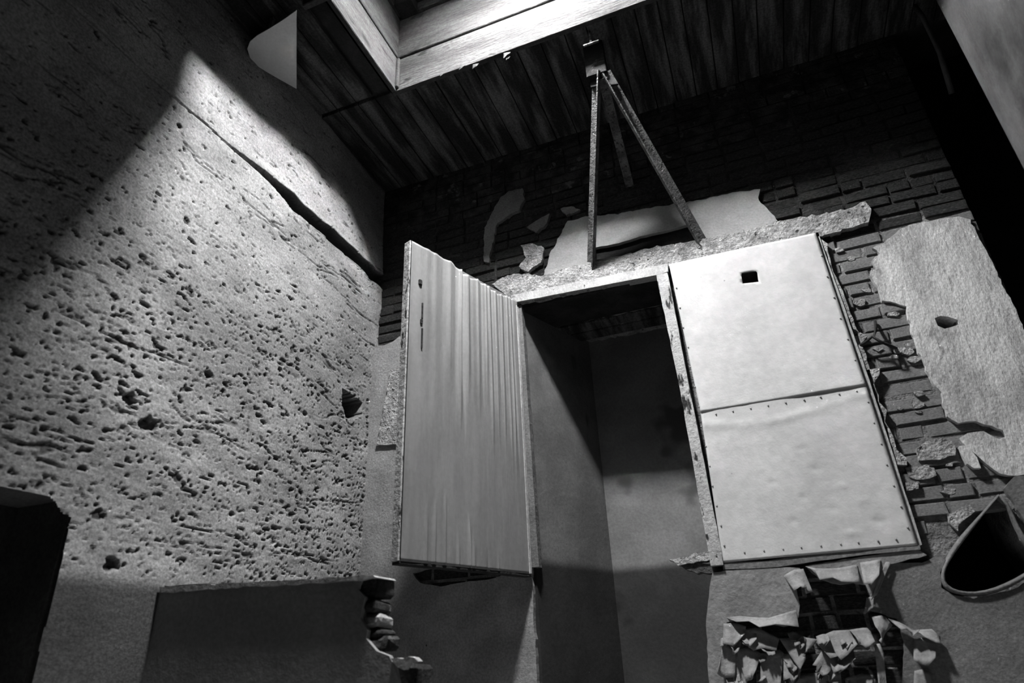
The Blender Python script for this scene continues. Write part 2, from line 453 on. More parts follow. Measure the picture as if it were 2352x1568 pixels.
# rim of the rounded niche
cx = sum(p[0] for p in Dniche) / len(Dniche); cz = sum(p[1] for p in Dniche) / len(Dniche)
def chaikin(p, n=2):
    for _ in range(n):
        q = []
        for i in range(len(p)):
            a = p[i]; b = p[(i + 1) % len(p)]
            q += [(a[0] * .75 + b[0] * .25, a[1] * .75 + b[1] * .25), (a[0] * .25 + b[0] * .75, a[1] * .25 + b[1] * .75)]
        p = q
    return p
def rim_me(loop):
    V = []; F = []; n = len(loop); prof = [(-.010, .03), (-.008, .004), (-.001, -.002), (.006, .004), (.010, .03)]
    for p in loop:
        dx = p[0] - cx; dz = p[1] - cz; l = math.hypot(dx, dz)
        for r, y in prof:
            V.append((p[0] + dx / l * r, y, p[1] + dz / l * r))
    m = len(prof)
    for i in range(n):
        for k in range(m - 1):
            F.append((i * m + k, ((i + 1) % n) * m + k, ((i + 1) % n) * m + k + 1, i * m + k + 1))
    return mesh('niche_rim', V, F, True)
link('niche_rim', rim_me(chaikin(Dniche, 1)), M_grey, parent=wb)

# plaster coats (photo outlines, ragged edges)
coats = []      # outlines that hide bricks
def coat(nm, px, m, y0=PLS, y1=CEIL + .005, holes=(), amp=.006, step=.022, seed=1, hide=True, raw=None):
    p = raw if raw else wxz(px)
    p = rag(p, step, amp, seed)
    hs = [rag(h, .03, .002, seed + 9) for h in holes]
    if hide:
        coats.append((p, hs))
    return link(nm, slab_me(nm, p, hs, y0, y1), m, parent=wb)

# right: big lit plaster field
coat('plaster_coat', [(2006, 566), (2040, 548), (2066, 522), (2110, 508), (2160, 500), (2205, 495), (2228, 500), (2262, 566), (2340, 720), (2400, 860), (2460, 1000), (2500, 1080),
                      (2400, 1082), (2352, 1086), (2318, 1092), (2280, 1075), (2262, 1060), (2245, 1040), (2222, 1025), (2205, 1004), (2212, 996), (2262, 990), (2296, 1008), (2312, 1000), (2306, 984), (2278, 974),
                      (2240, 966), (2200, 970), (2178, 952), (2168, 925), (2166, 900), (2150, 884), (2130, 848), (2112, 806), (2098, 770), (2086, 720), (2082, 700), (2058, 692), (2028, 686), (2012, 650), (1998, 628), (2012, 612), (2004, 596), (2020, 580)],
     M_plaster, holes=[hole1], seed=3, amp=.005)
# lintel band of rough mortar above the doors
coat('mortar_band', [(1130, 650), (1165, 630), (1205, 628), (1250, 632), (1300, 612), (1350, 604), (1420, 590), (1500, 566), (1560, 556), (1610, 548), (1680, 536), (1770, 512), (1840, 498), (1930, 482), (1985, 462),
                     (2000, 478), (1998, 506), (1960, 520), (1885, 540), (1700, 577), (1534, 614), (1534, 625), (1188, 698), (1150, 668)], M_rough, y0=.004, seed=4, amp=.007)
# smoother plaster behind the bracket feet
coat('plaster_coat', [(1244, 640), (1262, 580), (1284, 540), (1302, 506), (1345, 494), (1420, 488), (1520, 470), (1610, 456), (1690, 438), (1744, 432), (1742, 458), (1772, 486), (1790, 510), (1690, 536), (1610, 552), (1420, 592), (1300, 616)],
     M_smooth, holes=[slot], seed=5, amp=.005)
# upper left patches on the dark bricks
coat('plaster_patch', [(1128, 486), (1150, 450), (1168, 436), (1200, 430), (1202, 456), (1190, 480), (1164, 494), (1140, 510), (1120, 600), (1108, 600), (1112, 520)], M_grey, seed=6, amp=.006)
coat('plaster_patch', [(1195, 560), (1222, 556), (1250, 566), (1240, 600), (1212, 622), (1190, 610), (1206, 590)], M_rough, y0=.008, seed=7)
coat('plaster_patch', [(1210, 520), (1234, 500), (1262, 488), (1256, 510), (1232, 530)], M_grey, seed=8)
coat('plaster_patch', [(1286, 476), (1310, 470), (1330, 478), (1300, 492)], M_grey, seed=9)
# left of the open door
underleaf = wxz([(945, 1316), (985, 1304), (1060, 1300), (1120, 1306), (1180, 1310), (1120, 1330), (1060, 1336), (1010, 1346), (962, 1338)])
pl5 = wxz([(880, 790), (900, 782), (915, 772), (940, 760), (1010, 765), (1100, 770), (1190, 770)])
pl5 = [(XL - .05, pl5[0][1])] + pl5[0:] + [(OPX0 - .01, 2.5), (OPX0 - .002, .0), (XL - .05, .0)]
coat('plaster_coat', None, M_corner, holes=[underleaf], seed=10, raw=pl5, amp=.004, step=.035)
coat('plaster_patch', [(898, 850), (915, 842), (940, 845), (960, 860), (955, 1000), (930, 1030), (905, 1018), (866, 1024), (872, 990), (884, 930)], M_rough, y0=-.004, seed=11, hide=False)
# strip of mortar between closed door and bare bricks
coat('mortar_strip', [(1884, 545), (1900, 556), (1912, 620), (1922, 660), (1936, 690), (1950, 730), (1962, 752), (1992, 768), (1972, 792), (1984, 850), (2022, 842), (2020, 858), (2008, 878), (2020, 920), (2038, 940), (2034, 966), (2054, 1000), (2062, 1030), (2084, 1050), (2086, 1066), (2062, 1064), (2030, 950), (1985, 800), (1945, 690), (1905, 600)],
     M_rough, y0=.010, seed=12, amp=.004, step=.03)
# smeared mortar on the bricks lower down
coat('mortar_smear', [(2108, 1028), (2130, 1010), (2165, 1000), (2192, 1010), (2200, 1040), (2160, 1054), (2112, 1056)], M_rough, y0=.022, seed=13, hide=False)
coat('mortar_smear', [(2085, 1072), (2110, 1066), (2150, 1072), (2155, 1090), (2110, 1100), (2088, 1090)], M_rough, y0=.024, seed=14, hide=False)
coat('mortar_smear', [(2200, 1020), (2218, 1018), (2244, 1052), (2256, 1072), (2236, 1072), (2212, 1050)], M_plaster, y0=.010, seed=15, hide=False)
coat('mortar_smear', [(2082, 1106), (2112, 1104), (2114, 1120), (2084, 1122)], M_rough, y0=.018, seed=16, hide=False)
coat('mortar_smear', [(2180, 1180), (2230, 1150), (2240, 1170), (2200, 1215), (2182, 1200)], M_rough, y0=.024, seed=17, hide=False)
rs = random.Random(31)
for k in range(22):
    t = rs.random(); v = 560 + t * 620
    u = 1915 + (v - 560) * .33 + rs.uniform(0, 90 + 40 * t)
    r = rs.uniform(6, 15)
    pts = [(u + r * rs.uniform(.7, 1.5) * math.cos(a), v + r * .6 * rs.uniform(.6, 1.2) * math.sin(a)) for a in [6.2832 * i / 9 for i in range(9)]]
    coat('mortar_smear', pts, M_rough, y0=rs.uniform(.025, .032), seed=300 + k, hide=False, amp=.002)
# grey plaster at the lower right, around the niche
lowg = wxz([(2120, 1292), (2160, 1270), (2174, 1282), (2160, 1315), (2164, 1348), (2190, 1366), (2240, 1374), (2330, 1352), (2420, 1300), (2310, 1120), (2330, 1092), (2500, 1085), (2560, 1250), (2700, 1700), (2060, 1700), (2075, 1568), (2078, 1470), (2060, 1420), (1996, 1400), (2010, 1340), (2035, 1290)])
coat('plaster_coat', None, M_grey, seed=18, raw=lowg, amp=.003)
# lower painted plaster under the closed door, with a torn field in it
lowp = wxz([(1636, 1316), (1700, 1306), (1780, 1302), (1836, 1304), (1846, 1330), (1828, 1350), (1836, 1390), (1832, 1432), (1800, 1440), (1752, 1424), (1700, 1420), (1668, 1430), (1674, 1500), (1690, 1600), (1674, 1660), (1640, 1700), (1628, 1560), (1622, 1420)])
coat('paint_coat', None, M_paint, y0=-.004, seed=19, raw=lowp, amp=.003, step=.03)
coat('paint_coat', [(1850, 1300), (1990, 1276), (2110, 1262), (2130, 1275), (2034, 1296), (2020, 1330), (2000, 1372), (1990, 1344), (1960, 1338), (1930, 1342), (1890, 1330), (1866, 1316)], M_paint, y0=.000, seed=20, amp=.003, step=.03)

# bricks, one by one
variants = []
rb = random.Random(11)
for k in range(8):
    me = box_me('brick', -.5, .5, 0, 1, -.5, .5)
    bm = bmesh.new(); bm.from_mesh(me)
    for v in bm.verts:
        v.co.x *= rb.uniform(.955, 1.0); v.co.z *= rb.uniform(.84, 1.0); v.co.y += rb.uniform(-.08, .08) if v.co.y < .5 else 0
    bmesh.ops.bevel(bm, geom=[e for e in bm.edges if all(v.co.y < .5 for v in e.verts)], offset=.05, segments=1, affect='EDGES')
    bm.to_mesh(me); bm.free()
    variants.append(me)
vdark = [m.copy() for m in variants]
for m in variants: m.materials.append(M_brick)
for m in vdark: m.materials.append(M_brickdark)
BL, BH = 0.215, 0.069
def covered(x0, x1, z0, z1):
    pts = [(x, z) for x in (x0, (x0 + x1) / 2, x1) for z in (z0, z1)]
    for p, hs in coats:
        if all(inside(q, p) and not any(inside(q, h) for h in hs) for q in pts):
            return True
    return False
stuffV = []; stuffF = []
def brick(x0, x1, z0, z1, dark, single=True):
    yf = BRK + rb.uniform(-.008, .005)
    if single:
        o = link('brick', rb.choice(vdark if dark else variants), None, parent=wb)
        o.location = ((x0 + x1) / 2, yf, (z0 + z1) / 2)
        o.scale = (x1 - x0, .05, z1 - z0)
        o.location.z += rb.uniform(-.004, .004)
        o.rotation_euler = (rb.uniform(-.02, .02), rb.uniform(-.02, .02), rb.uniform(-.015, .015))
    else:
        s = len(stuffV)
        for yy in (yf, yf + .04):
            stuffV.extend([(x0, yy, z0), (x1, yy, z0), (x1, yy, z1), (x0, yy, z1)])
        stuffF.extend([(s, s + 1, s + 2, s + 3), (s, s + 4, s + 5, s + 1), (s + 1, s + 5, s + 6, s + 2), (s + 2, s + 6, s + 7, s + 3), (s + 3, s + 7, s + 4, s)])
panel_rect = (-.27, .575, 1.38, 3.0)
nb = 0
zrow = .30; row = 0
while zrow < CEIL:
    z0, z1 = zrow + .006, zrow + BH - .004
    x = XL - (row % 2) * BL / 2 + rb.uniform(-.01, .01)
    while x < 1.27:
        w = BL if rb.random() < .72 else BL * .5
        x0, x1 = x + .006, min(x + w - .006, 1.275)
        x += w
        xm, zm = (x0 + x1) / 2, (z0 + z1) / 2
        if OPX0 - .22 < xm < OPX1 + .06 and zm < OPZ + .04: continue
        if OPX0 - .25 < x1 and x0 < OPX1 + .02 and zm < OPZ + .04: 
            if x0 < OPX0: x1 = min(x1, OPX0 - .21)
            else: x0 = max(x0, OPX1 + .04)
            if x1 - x0 < .05: continue
        if panel_rect[0] < x0 and x1 < panel_rect[1] + .01 and panel_rect[2] < z0 and z1 < panel_rect[3]: continue
        if x0 < panel_rect[1] < x1 and panel_rect[2] < zm < panel_rect[3]: x0 = panel_rect[1] + .006
        if x1 - x0 < .04: continue
        if x0 < XL: x0 = XL
        if any(inside(q, h) for h in (Dniche, slot, hole1, hole2) for q in ((x0, z0), (x1, z0), (x0, z1), (x1, z1), (xm, zm))): continue
        if x1 > -.63 and x0 < -.01 and z1 > 3.10 and z0 < 3.27: continue
        if covered(x0, x1, z0, z1): continue
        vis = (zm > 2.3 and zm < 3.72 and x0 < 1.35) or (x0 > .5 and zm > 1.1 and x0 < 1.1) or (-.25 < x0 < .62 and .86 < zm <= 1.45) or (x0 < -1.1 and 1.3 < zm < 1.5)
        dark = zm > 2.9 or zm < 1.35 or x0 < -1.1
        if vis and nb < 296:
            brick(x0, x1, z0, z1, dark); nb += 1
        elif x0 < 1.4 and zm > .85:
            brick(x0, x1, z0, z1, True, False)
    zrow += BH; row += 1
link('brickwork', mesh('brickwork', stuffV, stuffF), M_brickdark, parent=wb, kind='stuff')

# paint flakes curling off the lower wall
def flake(hinge, free, curl, seed=0, y0=-.004, parent=wb, nm='paint_flake', m=M_paint, plane=0.0, n=7, power=1.5, thick=.002):
    """a sheet attached along `hinge` and lifting towards `free` (photo pixels on the wall)"""
    rnd = random.Random(seed)
    k = max(len(hinge), len(free), 6)
    def res(p):
        p = wxz(p, plane); out = []
        Ls = [0]
        for i in range(len(p) - 1): Ls.append(Ls[-1] + math.hypot(p[i + 1][0] - p[i][0], p[i + 1][1] - p[i][1]))
        for j in range(k):
            t = Ls[-1] * j / (k - 1)
            for i in range(len(p) - 1):
                if t <= Ls[i + 1] + 1e-9:
                    q = (t - Ls[i]) / max(1e-9, Ls[i + 1] - Ls[i]); break
            out.append((p[i][0] + (p[i + 1][0] - p[i][0]) * q, p[i][1] + (p[i + 1][1] - p[i][1]) * q))
        return out
    H, Fr = res(hinge), res(free)
    V = []
    for j in range(k):
        jj = rnd.uniform(-.012, .012); cc = curl * rnd.uniform(.75, 1.2)
        for i in range(n):
            t = i / (n - 1)
            V.append((H[j][0] + (Fr[j][0] - H[j][0]) * t + jj * t, plane + y0 - cc * t ** power, H[j][1] + (Fr[j][1] - H[j][1]) * t + jj * t))
    F = []
    for j in range(k - 1):
        for i in range(n - 1):
            a = j * n + i
            F.append((a, a + 1, a + n + 1, a + n))
    me = mesh(nm, V, F, True)
    bm = bmesh.new(); bm.from_mesh(me)
    bmesh.ops.recalc_face_normals(bm, faces=bm.faces[:])
    bmesh.ops.solidify(bm, geom=bm.faces[:], thickness=thick)
    bm.to_mesh(me); bm.free()
    me.polygons.foreach_set('use_smooth', [True] * len(me.polygons))
    return link(nm, me, m, parent=parent)
flake([(1800, 1322), (1822, 1308), (1845, 1306)], [(1828, 1352), (1850, 1350), (1862, 1364)], .035, 1)
flake([(1850, 1300), (1880, 1306), (1930, 1304), (1968, 1296)], [(1866, 1318), (1896, 1330), (1930, 1340), (1972, 1340)], .05, 2)
flake([(1975, 1292), (2000, 1288), (2022, 1284)], [(1985, 1338), (1996, 1344), (2010, 1330)], .055, 3)
flake([(1668, 1418), (1700, 1414), (1760, 1420), (1828, 1400)], [(1696, 1424), (1720, 1424), (1770, 1440), (1834, 1440)], .05, 4)
flake([(1662, 1432), (1690, 1430), (1714, 1438)], [(1660, 1480), (1684, 1488), (1706, 1462)], .03, 5)
flake([(1700, 1446), (1740, 1440), (1790, 1466)], [(1704, 1482), (1740, 1486), (1786, 1490)], .025, 6)
flake([(1690, 1488), (1720, 1484), (1748, 1500)], [(1716, 1560), (1726, 1562), (1742, 1530)], .05, 7)
flake([(1668, 1500), (1700, 1496), (1720, 1510)], [(1680, 1600), (1700, 1600), (1716, 1590)], .02, 8)
flake([(1790, 1466), (1840, 1462), (1880, 1468)], [(1836, 1536), (1842, 1538), (1848, 1500)], .05, 9)
flake([(1748, 1500), (1790, 1490), (1800, 1500)], [(1744, 1580), (1780, 1600), (1794, 1580)], .025, 10)
flake([(1800, 1500), (1825, 1506), (1842, 1530)], [(1800, 1560), (1820, 1565), (1836, 1548)], .04, 11)
flake([(1870, 1470), (1910, 1448), (1950, 1446)], [(1906, 1510), (1940, 1506), (1966, 1480)], .05, 12)
flake([(1900, 1500), (1930, 1496), (1960, 1490)], [(1915, 1540), (1932, 1538), (1962, 1512)], .055, 13)
flake([(1890, 1490), (1900, 1500), (1916, 1530)], [(1870, 1520), (1880, 1550), (1900, 1545)], .03, 14)
flake([(1810, 1560), (1860, 1545), (1930, 1540)], [(1820, 1610), (1870, 1610), (1940, 1600)], .03, 15)
flake([(2002, 1416), (2030, 1412), (2050, 1436)], [(2010, 1436), (2030, 1470), (2018, 1468)], .04, 16)
flake([(2040, 1420), (2070, 1430), (2100, 1448)], [(2066, 1446), (2086, 1456), (2106, 1450)], .04, 17)
flake([(2100, 1468), (2124, 1462), (2150, 1476)], [(2098, 1510), (2124, 1530), (2142, 1512)], .04, 18)
flake([(2104, 1446), (2140, 1444), (2160, 1462)], [(2112, 1460), (2140, 1468), (2160, 1474)], .03, 19)
flake([(2008, 1480), (2020, 1476), (2030, 1500)], [(2014, 1600), (2022, 1600), (2036, 1590)], .02, 20)
flake([(2100, 1540), (2118, 1536), (2140, 1545)], [(2098, 1600), (2120, 1610), (2140, 1600)], .02, 21)
flake([(1660, 1470), (1676, 1480), (1690, 1490)], [(1650, 1530), (1668, 1560), (1684, 1560)], .03, 22)
flake([(1740, 1480), (1760, 1476), (1776, 1480)], [(1750, 1500), (1766, 1506), (1784, 1496)], .045, 23)
flake([(1950, 1446), (1990, 1440), (2000, 1450)], [(1968, 1470), (1990, 1480), (2004, 1476)], .04, 24)
flake([(1940, 1560), (1980, 1545), (2010, 1560)], [(1950, 1600), (1985, 1606), (2014, 1600)], .03, 25)
flake([(2034, 1290), (2042, 1290), (2046, 1294)], [(2000, 1372), (2006, 1372), (2010, 1368)], .012, 26)
flake([(1990, 1372), (2000, 1370), (2008, 1372)], [(1984, 1402), (1990, 1404), (2000, 1402)], .012, 27)
rf = random.Random(77)
for k in range(26):                       # small curls in the torn field
    u = rf.uniform(1660, 1990); v = rf.uniform(1450, 1566); s = rf.uniform(10, 24)
    flake([(u - s, v), (u, v - s * .4), (u + s, v + rf.uniform(-6, 6))], [(u - s * .5, v + s), (u + s * .2, v + s * 1.5), (u + s * .8, v + s * .9)], rf.uniform(.015, .05), 100 + k)

# ------------------------------------------------------------------ passage beyond the opening
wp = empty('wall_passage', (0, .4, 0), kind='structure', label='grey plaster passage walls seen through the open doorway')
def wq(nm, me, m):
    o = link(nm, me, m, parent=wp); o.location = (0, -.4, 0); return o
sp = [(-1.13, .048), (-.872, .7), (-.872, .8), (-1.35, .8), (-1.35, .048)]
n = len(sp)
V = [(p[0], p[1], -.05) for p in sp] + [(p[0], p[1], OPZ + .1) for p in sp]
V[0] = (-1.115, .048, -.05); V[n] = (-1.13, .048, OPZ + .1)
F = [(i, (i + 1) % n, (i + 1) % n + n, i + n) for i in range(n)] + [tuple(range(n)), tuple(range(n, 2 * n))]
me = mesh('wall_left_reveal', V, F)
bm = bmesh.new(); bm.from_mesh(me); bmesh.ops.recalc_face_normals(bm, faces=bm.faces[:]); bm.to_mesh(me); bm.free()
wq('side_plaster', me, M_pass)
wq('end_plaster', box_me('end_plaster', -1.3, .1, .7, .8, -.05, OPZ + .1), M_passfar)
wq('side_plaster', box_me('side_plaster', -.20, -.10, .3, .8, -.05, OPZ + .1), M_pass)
wq('soffit_shade', box_me('soffit_shade', -1.3, OPX1 + .03, .03, .36, OPZ - .004, OPZ + .04), M_black)  # black board added so its colour gives the shade under the lintel
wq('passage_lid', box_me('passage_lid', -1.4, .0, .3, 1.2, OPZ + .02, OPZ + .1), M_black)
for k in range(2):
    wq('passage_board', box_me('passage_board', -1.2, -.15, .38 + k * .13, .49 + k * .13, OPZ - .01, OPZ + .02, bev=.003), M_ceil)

# ------------------------------------------------------------------ door frame, closed door, open door
fr = empty('trim_1', (-.25, 0, 1.35), kind='structure', label='white painted timber door frame with chipped paint')
fx, fy, fz = fr.location
def fp(nm, me, m):
    o = link(nm, me, m, parent=fr); o.location = (-fx, -fy, -fz); return o
def quad_slab(nm, px, y0, y1, amp=0.0, seed=1, step=.05):
    p = wxz(px)
    if amp: p = rag(p, step, amp, seed)
    return slab_me(nm, p, [], y0, y1)
fp('head_board', quad_slab('head_board', [(1184, 696), (1184, 678), (1350, 645), (1512, 612), (1534, 607), (1535, 626), (1512, 633)], -.012, .05, .0012, 1), M_timber)
fp('frame_post', quad_slab('frame_post', [(1508, 634), (1534, 628), (1578, 860), (1662, 1290), (1632, 1296), (1560, 880)], -.013, .07, .0015, 2), M_edge)
fp('post_foot', quad_slab('post_foot', [(1630, 1275), (1657, 1272), (1662, 1297), (1634, 1300)], -.02, .05, .001, 3), M_timber)
fp('sill_fragment', quad_slab('sill_fragment', [(1534, 1282), (1572, 1278), (1596, 1266), (1626, 1266), (1630, 1284), (1580, 1292), (1556, 1296)], .02, .09, .003, 4, .02), M_rough)
fp('sill_fragment', quad_slab('sill_fragment', [(1556, 1294), (1600, 1288), (1650, 1296), (1660, 1312), (1600, 1314), (1574, 1308)], .03, .10, .004, 5, .02), M_shadewall)
fp('hinge_board', quad_slab('hinge_board', [(1186, 700), (1196, 698), (1236, 1300), (1220, 1302)], .012, .06, .001, 6), M_grey)

d2 = empty('door_2', (.18, 0, 1.36), kind='structure', label='closed white sheet-covered door with a small square hole', cat='door')
def dp(nm, me, m, loc=None):
    o = link(nm, me, m, parent=d2)
    o.location = Vector(loc if loc else (0, 0, 0)) - d2.location
    return o
sq = wxz([(1702, 629), (1739, 624), (1742, 649), (1706, 653)])
def sheet_me(nm, px, holes, y0, thick, seed, warp):
    """gridded sheet with gentle waves, cut to the outline by interpolating its four corners"""
    (a, b, c, d) = wxz(px)
    nu, nv = 56, 70
    U, Vv = np.meshgrid(np.linspace(0, 1, nu), np.linspace(0, 1, nv))
    X = (a[0] * (1 - U) + b[0] * U) * (1 - Vv) + (d[0] * (1 - U) + c[0] * U) * Vv
    Z = (a[1] * (1 - U) + b[1] * U) * (1 - Vv) + (d[1] * (1 - U) + c[1] * U) * Vv
    Yv = y0 - warp(U, Vv)
    vs_ = np.stack([X.ravel(), Yv.ravel(), Z.ravel()], 1)
    idx = np.arange(nu * nv).reshape(nv, nu)
    F = np.stack([idx[:-1, :-1], idx[1:, :-1], idx[1:, 1:], idx[:-1, 1:]], -1).reshape(-1, 4)
    cen = vs_[F].mean(1)
    keep = [not any(inside((q[0], q[2]), h) for h in holes) for q in cen]
    F = [tuple(int(i) for i in f) for f, k in zip(F, keep) if k]
    me = mesh(nm, vs_.tolist(), F, True)
    bm = bmesh.new(); bm.from_mesh(me)
    # square off the hole: move hole-rim vertices onto the outline
    for h in holes:
        cxh = sum(p[0] for p in h) / len(h); czh = sum(p[1] for p in h) / len(h)
        for v in bm.verts:
            if any(e.is_boundary for e in v.link_edges) and abs(v.co.x - cxh) < .09 and abs(v.co.z - czh) < .09:
                v.co.x = min(max(v.co.x, min(h[0][0], h[3][0])), max(h[1][0], h[2][0]))
                v.co.z = min(max(v.co.z, min(h[2][1], h[3][1])), max(h[0][1], h[1][1]))
                dl = abs(v.co.x - h[0][0]); dr = abs(v.co.x - h[1][0]); dt = abs(v.co.z - h[0][1]); db = abs(v.co.z - h[3][1])
                mn = min(dl, dr, dt, db)
                if mn == dl: v.co.x = h[0][0] + (h[3][0] - h[0][0]) * (h[0][1] - v.co.z) / (h[0][1] - h[3][1])
                elif mn == dr: v.co.x = h[1][0] + (h[2][0] - h[1][0]) * (h[1][1] - v.co.z) / (h[1][1] - h[2][1])
                elif mn == dt: v.co.z = h[0][1] + (h[1][1] - h[0][1]) * (v.co.x - h[0][0]) / (h[1][0] - h[0][0])
                else: v.co.z = h[3][1] + (h[2][1] - h[3][1]) * (v.co.x - h[3][0]) / (h[2][0] - h[3][0])
    bmesh.ops.delete(bm, geom=[v for v in bm.verts if not v.link_faces], context='VERTS')
    bmesh.ops.recalc_face_normals(bm, faces=bm.faces[:])
    bmesh.ops.solidify(bm, geom=bm.faces[:], thickness=thick)
    bm.to_mesh(me); bm.free()
    return me
def w_up(U, V):
    return .006 * fbm(U * 3, V * 3, 4, 3) + .004 * sstep(.9, 1., V) * fbm(U * 9, V * 4, 8, 2) - .003 * sstep(.06, 0, V) * fbm(U * 8, V, 5, 2)
def w_lo(U, V):
    r = .006 * fbm(U * 3 + 7, V * 3, 14, 3)
    r = r + .005 * np.exp(-((V - .10 - .05 * np.sin(U * 4)) / .03) ** 2) * (fbm(U * 4, V * 0, 6, 2))
    for uu, vv, s, h in ((.35, .55, .02, -.006), (.6, .5, .02, -.006), (.72, .62, .025, .006), (.65, .75, .02, -.005), (.8, .72, .02, .006), (.42, .8, .018, -.005), (.85, .85, .02, -.006), (.5, .66, .015, -.005), (.7, .9, .022, .006), (.55, .36, .018, -.005)):
        r = r + .6 * h * np.exp(-(((U - uu) / s) ** 2 + ((V - vv) / (s * .8)) ** 2))
    return r
dp('door_backing', quad_slab('door_backing', [(1540, 612), (1872, 540), (2104, 1250), (1664, 1296)], .05, .06), M_black)
up_sheet = dp('upper_sheet', sheet_me('upper_sheet', [(1537, 608), (1873, 536), (1988, 886), (1610, 948)], [sq], -.006, .004, 1, w_up), M_panel)
lo_sheet = dp('lower_sheet', sheet_me('lower_sheet', [(1609, 944), (1987, 882), (2107, 1252), (1661, 1292)], [], -.0065, .004, 2, w_lo), M_panel)
dp('edge_batten', quad_slab('edge_batten', [(1871, 533), (1879, 532), (1990, 850), (2118, 1250), (2108, 1254), (1985, 880)], .004, .05, .0012, 7), M_timber)
dp('bottom_strip', quad_slab('bottom_strip', [(1660, 1292), (1760, 1288), (1850, 1274), (1960, 1264), (2112, 1252), (2114, 1262), (2000, 1272), (1880, 1288), (1790, 1302), (1662, 1308)], -.006, .04, .001, 8), M_grey)
nail_me = bpy.data.meshes.new('nail')
bm = bmesh.new(); bmesh.ops.create_cone(bm, cap_ends=True, segments=8, radius1=.0045, radius2=.003, depth=.004, matrix=Matrix.Rotation(math.pi / 2, 4, 'X')); bm.to_mesh(nail_me); bm.free()
nail_me.materials.append(M_rough)
rn = random.Random(9)
def nails(a, b, k, y=-.0115):
    for i in range(k):
        t = (i + .5) / k
        p = on(a[0] + (b[0] - a[0]) * t + rn.uniform(-2, 2), a[1] + (b[1] - a[1]) * t, 1, 0)
        o = link('nail', nail_me, None, parent=up_sheet if p.z > 2.10 else lo_sheet)
        o.location = (p.x, y, p.z)
nails((1550, 640), (1668, 1275), 14)
nails((1878, 565), (2090, 1235), 14)
nails((1625, 955), (1985, 896), 9)
nails((1690, 1270), (2080, 1236), 9)

# open door leaf, hinged on the left of the opening
TH = math.radians(70.0)
dv = Vector((-math.cos(TH), -math.sin(TH), 0)); nv_ = Vector((math.sin(TH), -math.cos(TH), 0))
d1 = empty('door_1', (OPX0, -.005, 1.39), kind='structure', label='open door leaf covered with a vertically wrinkled pale sheet', cat='door')
LW, LH = .853, 1.605
m4 = Matrix((( dv.x, nv_.x, 0, 0), (dv.y, nv_.y, 0, 0), (0, 0, 1, 0), (0, 0, 0, 1)))   # local: x along the leaf from the hinge, y out of the seen face, z up
# a proper rotation needs x cross y = z; the leaf frame is mirrored, so meshes are written in world axes instead
def leafv(s, o, z):
    p = dv * s + nv_ * o
    return (p.x, p.y, z)
def leaf_box(nm, s0, s1, o0, o1, z0, z1, m, bev=.002, parent=None):
    me = box_me(nm, s0, s1, o0, o1, z0, z1, bev=bev)
    for v in me.vertices:
        v.co = leafv(*v.co)
    bm = bmesh.new(); bm.from_mesh(me); bmesh.ops.recalc_face_normals(bm, faces=bm.faces[:]); bm.to_mesh(me); bm.free()
    return link(nm, me, m, parent=parent or d1)
leaf_box('leaf_board', .012, LW - .004, -.04, -.004, .004, LH - .012, M_grey)
leaf_box('edge_strip', LW - .004, LW + .006, -.045, .002, .0, LH, M_edge, .003)
leaf_box('bottom_rail', .0, LW, -.045, .006, -.012, .004, M_black)
leaf_box('hinge_stile', -.002, .014, -.04, .004, .0, LH - .06, M_timber)
leaf_box('hinge_rod', .018, .026, .0, .012, .0, LH - .06, M_timber)
